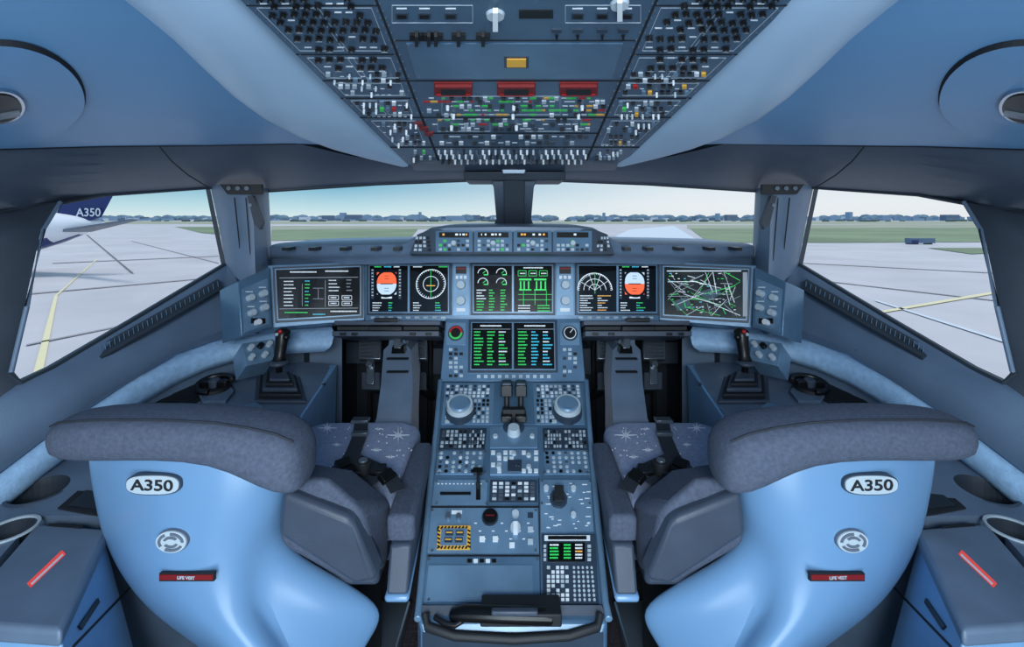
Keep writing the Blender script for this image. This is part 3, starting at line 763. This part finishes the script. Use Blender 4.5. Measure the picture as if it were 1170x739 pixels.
# ---------------- pedestal
PA=Plane(W(506,436,1.55),W(666,436,1.55),W(500,487,1.38))
PB=Plane(W(500,487,1.38),W(672,487,1.38),W(495,545,1.2))
PD=Plane(W(495,545,1.2),W(677,545,1.2),W(481,690,.95))
pb=MB('pedestal_body',bevel=.004)
prof=[((504,436,1.55),(669,436,1.55)),((500,487,1.38),(672,487,1.38)),((494,545,1.2),(677,545,1.2)),((481,690,.95),(690,690,.95)),((479,710,.915),(694,710,.915)),((482,722,.905),(690,722,.905))]
lt=[W(*a) for a,b in prof]; rt=[W(*b) for a,b in prof]
lb=[Vector((p.x*1.0,p.y,0)) for p in lt]; rb=[Vector((p.x,p.y,0)) for p in rt]
n=len(lt)
pb.loft([lb,lt,rt,rb],'panel')
pb.add([lt[0],rt[0],rb[0],lb[0]],[[0,1,2,3]],'panel'); pb.add([lt[-1],rt[-1],rb[-1],lb[-1]],[[0,1,2,3]],'panel_dk')
pr=MB('edge_rails',bevel=.002)
pr.tube([p+Vector((-.003,0,.004)) for p in lt[:5]],.008,'panel2',8); pr.tube([p+Vector((.003,0,.004)) for p in rt[:5]],.008,'panel2',8)
pc=MB('pedestal_controls')
pc.ppoly(PA,[(509,438),(663,438),(668,485),(504,485)],0,.002,'panel2')
pc.ppoly(PA,[(565,438),(609,438),(611,486),(563,486)],.002,.006,'panel')
for q in(((510,440),(561,440),(559,455),(508,455)),((612,440),(662,440),(664,455),(613,455))):
    pc.field(PA,q,10,4,'white',h=.004,alt=(['ivory','panel_dk','panel_dk','steel'],.4))
for q in(((541,456),(560,456),(559,484),(539,484)),((612,456),(630,456),(632,484),(613,484))):
    pc.field(PA,q,4,6,'ivory',h=.004,alt=(['panel_dk','black'],.4))
for x in(526,648):
    pc.pcyl(PA,x,472,17,.02,'panel_dk',top=.96,n=28); pc.pcyl(PA,x,470,15.5,.034,'ivory',.02,top=.93,n=28); pc.pcyl(PA,x,470,12,.038,'panel2',.034,top=.85,n=28)
    pc.field(PA,((x-17,457),(x-9,457),(x-11,485),(x-19,485)),1,5,'ivory',h=.004)
for x in(579,595):
    pc.pbox(PA,x-3,440,x+3,484,.008,'black',.006)
def plate(pl,q,m='panel2',hh=.003):
    pc.ppoly(pl,q,0,hh,m)
plate(PB,[(503,490),(556,490),(554,514),(501,514)],'panel_dk'); plate(PB,[(620,490),(670,490),(672,514),(621,514)],'panel_dk')
for q in(((505,492),(534,492),(533,513),(502,513)),((536,492),(555,492),(553,513),(535,513)),((622,492),(641,492),(642,513),(622,513)),((644,492),(669,492),(671,513),(645,513))):
    pc.field(PB,q,6,5,'ivory',h=.005,alt=(['black','steel','panel_dk'],.4))
for q in(((501,516),(553,516),(551,542),(498,542)),((621,516),(671,516),(674,542),(623,542))):
    plate(PB,q); pc.field(PB,q,7,5,'ivory',h=.005,skip=.1,cyl=True,alt=(['black','white','steel'],.4))
pc.pbox(PB,560,489,614,512,.004,'panel2'); pc.pcyl(PB,587,489,13,.015,'panel_dk',top=.8,n=20); pc.pcyl(PB,587,496,8,.026,'ivory',top=.8,n=18)
pc.pbox(PB,560,515,616,543,.004,'panel2')
for x,y in((566,500),(608,500),(570,522),(587,520),(604,522),(570,535),(604,535)): pc.pcyl(PB,x,y,3.2,.010,'ivory',top=.8)
pc.pbox(PB,580,527,596,540,.006,'panel_dk')
pc.field(PB,((560,515),(616,515),(616,543),(560,543)),8,4,'white',h=.006,skip=.65)
pc.ppoly(PD,[(560,549),(614,549),(614,574),(559,574)],0,.003,'panel_dk'); pc.field(PD,((562,551),(612,551),(612,573),(561,573)),7,5,'white',h=.005,alt=(['steel','black','ivory'],.5))
pc.ppoly(PD,[(497,549),(557,549),(556,578),(493,578)],0,.003,'panel2'); pc.ppoly(PD,[(617,549),(675,549),(678,607),(618,607)],0,.003,'panel2')
pc.ppoly(PD,[(492,581),(614,581),(616,633),(487,633)],0,.003,'panel2')
pc.pbox(PD,544,552,549,572,.005,'black'); pc.pbox(PD,545,548,548,560,.03,'rubber'); pc.pbox(PD,541,545,552,551,.04,'black',.028)
pc.pcyl(PD,638,572,10,.012,'panel_dk'); pc.pcyl(PD,638,572,7,.035,'black',top=.8); pc.pbox(PD,633,566,643,583,.042,'rubber',.032)
pc.pcyl(PD,560,592,9.5,.005,'panel_dk',n=24); pc.pcyl(PD,560,592,8,.012,'black',n=24); pc.pline(PD,555,592,565,592,1,.013,'redguard')
pc.pcyl(PD,589,604,6.5,.012,'ivory',top=.85,n=20); pc.pbox(PD,586.5,601,591.5,612,.02,'white'); pc.pcyl(PD,589,589,4,.012,'ivory')
pc.pbox(PD,516,584,528,588,.004,'white'); pc.pcyl(PD,512,592,3,.012,'steel'); pc.pcyl(PD,524,592,3,.012,'steel')
pc.ppoly(PD,[(501,602),(538,602),(537,629),(499,629)],.003,.006,'amberp')
for i in range(9): pc.pline(PD,502+i*4,603,500+i*4,606,1.8,.0066,'black'); pc.pline(PD,502+i*4,625.5,500+i*4,628.5,1.8,.0066,'black')
for i in range(5): pc.pline(PD,500,607+i*4.5,503,609+i*4.5,1.8,.0066,'black'); pc.pline(PD,534.5,607+i*4.5,537.5,609+i*4.5,1.8,.0066,'black')
pc.ppoly(PD,[(505,606),(534,606),(533,625),(503,625)],.006,.009,'panel2'); 
for x,y in((509,609),(521,609),(508,617),(520,617)): pc.pbox(PD,x,y,x+9,y+5.5,.011,'panel_dk'); pc.pbox(PD,x+1,y+1.5,x+8,y+3,.0115,'amberp')
for x,y in((551,617),(566,617),(606,590),(606,606),(606,620),(585,624)): pc.pbox(PD,x-3,y-3,x+3,y+3,.006,random.choice(['white','ivory','panel_dk']))
for i in range(14): pc.pbox(PD,542+i*5,598+ (i%3)*9,545+i*5,599+(i%3)*9,.004,'white')
pc.ppoly(PD,[(487,637),(617,637),(619,689),(483,689)],0,.003,'panel')
pc.ppoly(PD,[(490,647),(608,647),(609,687),(486,687)],.003,.005,'panel2')
for i in range(5): pc.pbox(PD,534+i*7,640,539+i*7,644,.006,'white' if i%2 else 'black')
pc.ppoly(PD,[(619,611),(680,611),(684,691),(621,691)],0,.004,'panel_dk')
pc.pbox(PD,626,622,668,643,.008,'screen',.004)
for j in range(5): pc.word(PD,628,624+j*3.7,10,1.6,.009,'e_white' if j==0 else 'e_green'); pc.word(PD,644,624+j*3.7,8,1.6,.009,'e_green'); pc.word(PD,657,624+j*3.7,8,1.6,.009,'e_amber' if j==2 else 'e_white')
for y in(624,629,634,639): pc.pbox(PD,621,y,624,y+3,.007,'ivory'); pc.pbox(PD,671,y,675,y+3,.007,'ivory')
pc.field(PD,((624,647),(650,647),(651,689),(624,689)),5,8,'white',h=.006,alt=(['ivory','panel_dk'],.3),fx=.7,fy=.65); pc.field(PD,((653,647),(678,647),(682,689),(654,689)),5,8,'ivory',h=.006,cyl=True)
pc.pbox(PD,622,613,674,619,.006,'white',.004); pc.pbox(PD,626,614,670,618,.007,'black',.004)
pc.pline(PD,615.5,547,617.5,690,1,.0035,'seam')
for y in(579.5,635): pc.pline(PD,489,y,616,y,1,.0035,'seam')
for pl,xs_,ys_ in((PD,(499,556,619,674),(551,576)),(PD,(494,612),(584,630)),(PD,(490,614),(640,686)),(PB,(502,554,622,671),(517,541))):
    for x in xs_:
        for y in ys_: pc.pcyl(pl,x,y,1.5,.005,'steel',n=8)
random.seed(5)
for i in range(36): 
    x,y=random.uniform(622,672),random.uniform(552,604)
    pc.pbox(PD,x,y,x+random.uniform(2,6),y+.8,.004,'white')
for x,y in((655,560),(655,590),(624,560)): pc.pcyl(PD,x,y,3,.012,'ivory')
for i in range(12): pc.pbox(PD,500+i*4.4,553,502+i*4.4,554,.004,'white')
pc.pline(PD,503,565,538,565,3,.006,'black')
tl=MB('thrust_levers',bevel=.003)
for x in(579,595):
    b=PA.at(x,474,.0); t=PA.at(x,460,.06)
    tl.tube([b,(b+t)/2,t],[.009,.008,.010],'rubber',8)
    tl.box(t,(.036,.05,.036),'black'); tl.box(t+Vector((0,-.005,.02)),(.030,.035,.010),'plastic_dk')
    tl.box(PA.at(x,480,.015),(.034,.04,.02),'black')
tl.box(PA.at(587,477,.02),(.07,.025,.03),'rubber')
he=MB('tail_end',bevel=.003)
E=[(482,690),(688,690),(694,706),(690,716),(640,726),(587,729),(530,726),(484,716),(477,706)]
he.prism([W(x,y,.94) - Vector((0,0,.12)) for x,y in E],[W(x,y,.94-(y-690)*.001) for x,y in E],'plastic_dk')
he.tube([W(486,700,.92),W(488,716,.905),W(520,726,.895),W(587,730,.89),W(650,726,.895),W(683,716,.905),W(686,700,.92)],.009,'rubber',8)
hs=MB('handset',bevel=.006)
hs.tube([W(516,702,.915),W(530,700,.905),W(590,702,.90),W(628,703,.905),W(638,704,.915)],[.012,.016,.017,.018,.012],'black',10,flat=.8)
hs.box(W(595,697,.915),(.16,.05,.025),'rubber'); hs.tube([W(496,704,.91),W(508,712,.9),W(520,714,.895),W(530,708,.9)],.006,'black',6)
hs.box(W(588,699,.885),(.09,.012,.01),'plastic_dk')
ped=group('center_pedestal',[pb,pr,pc,tl,he,hs])

# ---------------- side consoles
def zc(y): return .62+max(0,y-1.05)*.12
for mir in(False,True):
    top=[(-.68,1.72),(-.655,1.55),(-.64,1.36),(-.80,1.14),(-.86,1.0),(-.86,.965),(-1.008,.965),(-.89,.71),(-.90,.4),(-1.2,.4),(-1.195,1.0),(-1.17,1.2),(-1.10,1.45),(-.98,1.66),(-.8,1.74)]
    cs=MB('console_body',mir)
    cs.prism([(x,y,.0) for x,y in top],[(x,y,zc(y)) for x,y in top],'console')
    root=empty('side_console')
    co=cs.build(root)
    for (px,py,r) in((45,562,.052),(11,606,.040)):
        d=(CH-.62)*F/(py-HY); p=W(px,py,d); 
        if mir: p=mx2(p)
        bm=bmesh.new(); bmesh.ops.create_cone(bm,cap_ends=True,segments=32,radius1=r*.85,radius2=r,depth=.14,matrix=Matrix.Translation(p+Vector((0,0,-.055))))
        m_c=bpy.data.meshes.new('c'); bm.to_mesh(m_c); bm.free(); m_c.materials.append(MATS['frame_dk'])
        oc=bpy.data.objects.new('cut',m_c); bpy.context.scene.collection.objects.link(oc)
        if 'frame_dk' not in [m.name for m in co.data.materials]: co.data.materials.append(MATS['frame_dk'])
        md=co.modifiers.new('b','BOOLEAN'); md.object=oc; md.operation='DIFFERENCE'; md.solver='EXACT'
        try: md.material_mode='TRANSFER'
        except Exception: pass
        bpy.context.view_layer.update()
        ev=co.evaluated_get(bpy.context.evaluated_depsgraph_get()); nm=bpy.data.meshes.new_from_object(ev)
        co.modifiers.clear(); co.data=nm; bpy.data.objects.remove(oc)
    CP=Plane(Vector((-1,1.05,zc(1.05))),Vector((-.7,1.05,zc(1.05))),Vector((-1,1.7,zc(1.7))))
    CQ=Plane(Vector((-1,1.0,.62)),Vector((-.7,1.0,.62)),Vector((-1,.5,.62)))
    c1=MB('console_fittings',mir,bevel=.0)
    for (px,py,r,w_,mm) in((45,562,.058,.006,'plastic_dk'),(11,606,.045,.005,'ivory')):
        kk=CQ.at(px,py).y/F
        c1.pring(CQ,px,py,r/kk,w_/kk,.004,mm)
    c1.ppoly(CP,[(150,478),(222,432),(238,434),(242,450),(190,482)],0,.002,'seam')
    c1.ppoly(CP,[(158,476),(220,437),(232,438),(236,448),(188,478)],0,.004,'rubber')
    c1.ppoly(CQ,[(96,556),(118,560),(112,590),(66,582)],0,.004,'seam')
    c1.ppoly(CQ,[(98,562),(112,564),(108,584),(78,580)],.004,.005,'black')
    c1.ppoly(CQ,[(75,545),(102,520),(118,528),(112,548)],0,.004,'rubber')
    c1.pcyl(CP,205,466,4,.012,'chrome',n=16); c1.pcyl(CP,370,440,2,.01,'chrome')
    c1.ppoly(CP,[(275,468),(292,462),(300,466),(282,473)],0,.008,'panel2')
    c1.prism([(-.69,1.71,.10),(-.655,1.38,.10),(-.645,1.38,.10),(-.675,1.71,.10)],[(-.685,1.715,.70),(-.655,1.38,.655),(-.632,1.37,.655),(-.66,1.715,.70)],'console_blue')
    c1.build(root)
    e=empty('sidestick')
    sb=MB('base',mir,bevel=.004)
    for i,(gx,hh) in enumerate(((27,.012),(22,.028),(18,.042),(14,.054),(10,.064))):
        cy=450; 
        sb.ppoly(CP,[(320-gx,cy-gx*.62),(320+gx*.85,cy-gx*.62),(322+gx*1.05,cy+gx*.45),(320-gx*1.1,cy+gx*.45)],(0,.012,.028,.042,.054)[i],hh,'plastic_dk' if i%2==0 else 'rubber')
    sb.build(e)
    sg=MB('grip',mir,sharp=70)
    b=CP.at(320,446,.05)
    sg.tube([b,b+Vector((0,.0,.03)),b+Vector((.0,.0,.045)),b+Vector((.002,.002,.07)),b+Vector((.004,.006,.10)),b+Vector((.004,.014,.125)),b+Vector((.002,.02,.145)),b+Vector((.002,.02,.155))],[.010,.011,.026,.017,.019,.022,.024,.012],'black',12)
    sg.ell(b+Vector((.024,0,.13)),(.012,.012,.01),'black'); sg.ell(b+Vector((.006,-.006,.15)),(.007,.006,.007),'red'); sg.ell(b+Vector((-.006,-.004,.14)),(.006,.005,.006),'ivory')
    sg.ell(b+Vector((0,-.005,.045)),(.03,.03,.012),'plastic_dk')
    sg.build(e)
    ti=MB('steering_tiller',mir,bevel=.002)
    c=(246,443)
    ti.ppoly(CP,[(224,448),(232,436),(258,436),(268,450),(258,462),(232,462)],0,.012,'console')
    ti.pcyl(CP,c[0],c[1]+5,17,.022,'rubber',.0,top=.9,n=24)
    q=CP.at(c[0],c[1]+5,.03)
    ti.tube([q+Vector((math.cos(a)*.052,math.sin(a)*.045,.012*math.sin(a))) for a in [math.radians(v) for v in range(20,300,20)]],.010,'black',8)
    ti.box(q+Vector((0,0,.0)),(.085,.022,.02),'black'); ti.pcyl(CP,c[0],c[1]+5,6,.045,'plastic_dk')
    ti.build()
    e=empty('storage_box')
    LP=Plane(Vector((-1,.9,.62)),Vector((-.8,.9,.62)),Vector((-1,.6,.62)))
    q=[(42,597),(125,603),(70,720),(-58,711)]
    bx=MB('bin',mir,bevel=.004); P=[LP.at(*a) for a in q]
    cc=sum(P,Vector())/4
    ins=[Vector((cc.x+(p.x-cc.x)*.93,cc.y+(p.y-cc.y)*.93,.60)) for p in P]
    bot=[Vector((p.x+(.16 if i in(1,2) else 0),p.y,.0)) for i,p in enumerate(ins)]
    bx.prism(bot,ins,'console_blue'); 
    lid=MB('lid',mir,bevel=.008,seg=3); lid.prism([p-Vector((0,0,.03)) for p in P],P,'console')
    hnd=MB('label_and_latch',mir); hnd.pline(LP,33,669,73,631,6,.0012,'e_red'); hnd.pline(LP,36,668,72,634,2,.0016,'white')
    hnd.ppoly(LP,[(57,598),(95,601),(94,604),(55,601)],0,.001,'seam')
    f0,f1=ins[1],ins[2]
    IP=Plane(f0,f1,bot[1])
    hnd.ppoly(IP,[(88,716),(110,684),(112,689),(92,720)],0,.003,'black'); hnd.ppoly(IP,[(82,738),(150,668),(151,670),(84,740)],0,.001,'seam')
    for m in(bx,lid,hnd): m.build(e)

# ---------------- seats
def star(mb,pl,px,py,r,m):
    pts=[]
    for i in range(16):
        a=i*math.pi/8; rr=r if i%4==0 else (r*.62 if i%2==0 else r*.16)
        pts.append((px+rr*math.cos(a),py+rr*.8*math.sin(a)))
    mb.ppoly(pl,pts,0,.0012,m)
for mir in(False,True):
    e=empty('pilot_seat')
    hr=MB('headrest',mir,subsurf=1)
    st=[(70,488,500,.02),(74,478,510,.04),(88,470,518,.055),(130,466,518,.06),(200,466,516,.06),(260,469,521,.06),(300,473,540,.065),(328,479,554,.065),(346,490,556,.055),(355,508,548,.035)]
    rows=[]; 
    for px,y0,y1,ry in st:
        d=.85; c=W(px,(y0+y1)/2,d); rz=(y1-y0)/2*d/F
        ring=[]
        for i in range(16):
            a=2*math.pi*i/16; ca,sa=math.cos(a),math.sin(a); f=lambda v:math.copysign(abs(v)**.7,v)
            ring.append(c+Vector((0,f(ca)*ry,f(sa)*rz)))
        rows.append(ring)
    hr.loft(rows,'fabric',closed=True,caps=True); 
    hr.build(e)
    hp=MB('headrest_seam',mir); hp.tube([r[5]*.5+r[6]*.5+Vector((0,-.001,.001)) for r in rows[1:-1]],.002,'strap',6); hp.build(e)
    sh=MB('backrest_shell',mir,subsurf=2,solid=.02)
    R=[(505,103,320,322),(540,106,323,326),(570,112,320,326),(600,118,308,316),(630,130,298,330),(660,147,296,388),(690,172,300,440),(715,205,310,436),(742,245,325,415),(800,300,350,390)]
    rows=[]
    for i,(y,xl,xm,xr) in enumerate(R):
        dm=.855; row=[]
        for t in(0,.04,.15,.35,.5,.65,.85,.97):
            e_=abs(t-.5)*2; d=dm+.065*(e_**3)
            row.append(W(xl+(xm-xl)*t,y,d))
        row.append(W(xm+(xr-xm)*.5,y,dm+.085)); row.append(W(xr,y,dm+.10+.0004*(xr-xm))); 
        rows.append(row)
    sh.loft(rows,'shell'); so=sh.build(e)
    bc=MB('backrest_cushion',mir,bevel=.03,seg=4)
    f=[(120,500,.93),(340,505,.93),(335,640,.99),(150,640,.99)]
    b0=[W(*p) for p in f]; bc.prism(b0,[p+Vector((.0,.07,0)) for p in b0],'fabric'); bc.build(e)
    sb=MB('side_bolster',mir,bevel=.018,seg=4)
    near=[W(326,545,.90),W(372,548,.885),W(410,580,.885),W(432,655,.90),W(400,668,.90),W(318,622,.90),W(316,590,.90)]
    far=[W(352,526,1.0),W(405,536,1.02),W(450,572,1.02),W(442,650,1.0),W(410,655,.99),W(345,620,.99),W(345,590,.98)]
    sb.loft([near,far],'fabric',closed=True,caps=True); sb.build(e)
    pl_=MB('bolster_cover',mir,bevel=.012,seg=3)
    near=[W(322,562,.875),W(398,592,.865),W(404,604,.865),W(430,664,.88),W(404,670,.88),W(316,612,.875)]
    pl_.prism(near,[p+Vector((.005,.05,.0)) for p in near],'plastic_dk'); pl_.build(e)
    cu=MB('seat_cushion',mir,bevel=.03,seg=5,sharp=60)
    CZ=.625
    P=[(-.625,1.0),(-.62,1.38),(-.58,1.415),(-.33,1.42),(-.275,1.385),(-.262,1.0)]
    cu.prism([(x,y,CZ-.10) for x,y in P],[(x,y,CZ) for x,y in P],'fabric_lt'); cu.build(e)
    pat=MB('cushion_pattern',mir)
    SPn=Plane(Vector((-.6,1.1,CZ)),Vector((-.3,1.1,CZ)),Vector((-.6,1.3,CZ)))
    star(pat,SPn,455,497,13,'white'); star(pat,SPn,374,489,11,'white'); star(pat,SPn,430,514,6,'white'); star(pat,SPn,385,508,5,'white'); star(pat,SPn,446,522,5,'white'); star(pat,SPn,432,490,4,'white')
    random.seed(3)
    for i in range(40):
        x,y=random.uniform(368,470),random.uniform(486,545); pat.pbox(SPn,x,y,x+1.3,y+1.1,.0012,'white')
    pat.build(e)
    bt=MB('harness',mir,bevel=.001)
    def strap(pts,w,up=.004):
        rows=[]
        V=[SPn.at(x,y,h_) for x,y,h_ in pts]
        for i,p in enumerate(V):
            t=(V[min(i+1,len(V)-1)]-V[max(i-1,0)]).normalized(); s=t.cross(Vector((0,0,1))).normalized()*w/2; q=s.cross(t).normalized()*.002
            rows.append([p-s,p+s,p+s+q,p-s+q])
        bt.loft(rows,'strap',closed=True,caps=True)
    strap([(413,481,.002),(411,500,.006),(404,520,.01),(398,535,.02),(402,550,.02)],.04)
    strap([(402,528,.015),(425,545,.028),(445,556,.025),(455,572,.02)],.035); strap([(380,538,.01),(400,550,.022),(430,562,.02)],.03); strap([(425,538,.02),(410,555,.035),(385,548,.02)],.03)
    for x,y in((392,545),(407,552),(432,552),(442,560)): bt.box(SPn.at(x,y,.032),(.035,.024,.014),'black',Matrix.Rotation(random.uniform(-1,1),3,'Z')@Matrix.Rotation(.5,3,'X'))
    bt.pcyl(SPn,415,551,9,.05,'rubber',.02,n=20); bt.pcyl(SPn,415,551,5,.055,'steel',.05,n=16)
    bt.box(SPn.at(412,483,.008),(.05,.03,.01),'steel'); bt.box(SPn.at(411,500,.012),(.045,.018,.01),'steel'); bt.build(e)
    ar=MB('armrest',mir,bevel=.012,seg=4)
    ar.prism([(-.272,1.255,.575),(-.222,1.255,.575),(-.205,.96,.565),(-.265,.96,.565)],[(-.272,1.27,.63),(-.222,1.27,.63),(-.205,.955,.625),(-.265,.955,.625)],'fabric')
    ar.build(e)
    ab=MB('armrest_bracket',mir,bevel=.006)
    ab.prism([(-.262,1.22,.50),(-.225,1.22,.50),(-.21,.92,.488),(-.255,.92,.488)],[(-.262,1.24,.575),(-.225,1.24,.575),(-.21,.95,.57),(-.255,.95,.57)],'plastic_dk')
    ab.prism([(-.262,1.2,.488),(-.225,1.2,.488),(-.208,.915,.476),(-.257,.915,.476)],[(-.262,1.21,.502),(-.225,1.21,.502),(-.207,.917,.49),(-.258,.917,.49)],'shell'); ab.build(e)
    bs=MB('seat_base',mir,bevel=.01)
    bs.box((-.47,1.2,.49),(.36,.42,.08),'plastic_dk'); bs.box((-.47,1.15,.22),(.2,.3,.46),'rubber'); bs.box((-.47,1.15,.02),(.3,.6,.04),'steel')
    bs.build(e)
    X=(lambda v:1170-v) if mir else (lambda v:v)
    bp=Plane(W(X(150),540,.853),W(X(250),540,.847),W(X(200),640,.848))
    bd=MB('badge')
    def oval(cx,cy,a,b,h0,h1,m,pw=.7,n=36):
        pts=[(cx+a*math.copysign(abs(math.cos(t))**pw,math.cos(t)),cy+b*math.copysign(abs(math.sin(t))**pw,math.sin(t))) for t in [2*math.pi*i/n for i in range(n)]]
        bd.ppoly(bp,pts,h0,h1,m)
    bx_=X(180)
    oval(bx_,550,31,12,-.01,.010,'panel_dk'); oval(bx_,550,29.5,10.5,.010,.012,'ivory')
    lx=X(200)
    oval(lx,615,18,13,-.01,.008,'acgrey',1); oval(lx,615,17.2,12.2,.008,.010,'ivory',1); 
    for a0 in(0,2.1,4.2): bd.pring(bp,lx,615,15,3,.0115,'acgrey',a0,a0+1.6,14,ry=10.5)
    for a0 in(.6,3.7): bd.pring(bp,lx,615,9,2.8,.0115,'acgrey',a0,a0+2.2,14,ry=6.5)
    tx=X(217); bd.pbox(bp,tx-31,651,tx+31,660,.0085,'rubber',.002); bd.pbox(bp,tx-30,652.2,tx+30,658,.0095,'redguard',.002)
    bd.build(e)
    text('A350',bp,bx_,550.5,23,'seam',e,'badge_lettering',h=.013,squash=.75)
    text('LIFE VEST',bp,tx,655.5,5,'ivory',e,'tag_lettering',h=.0100)
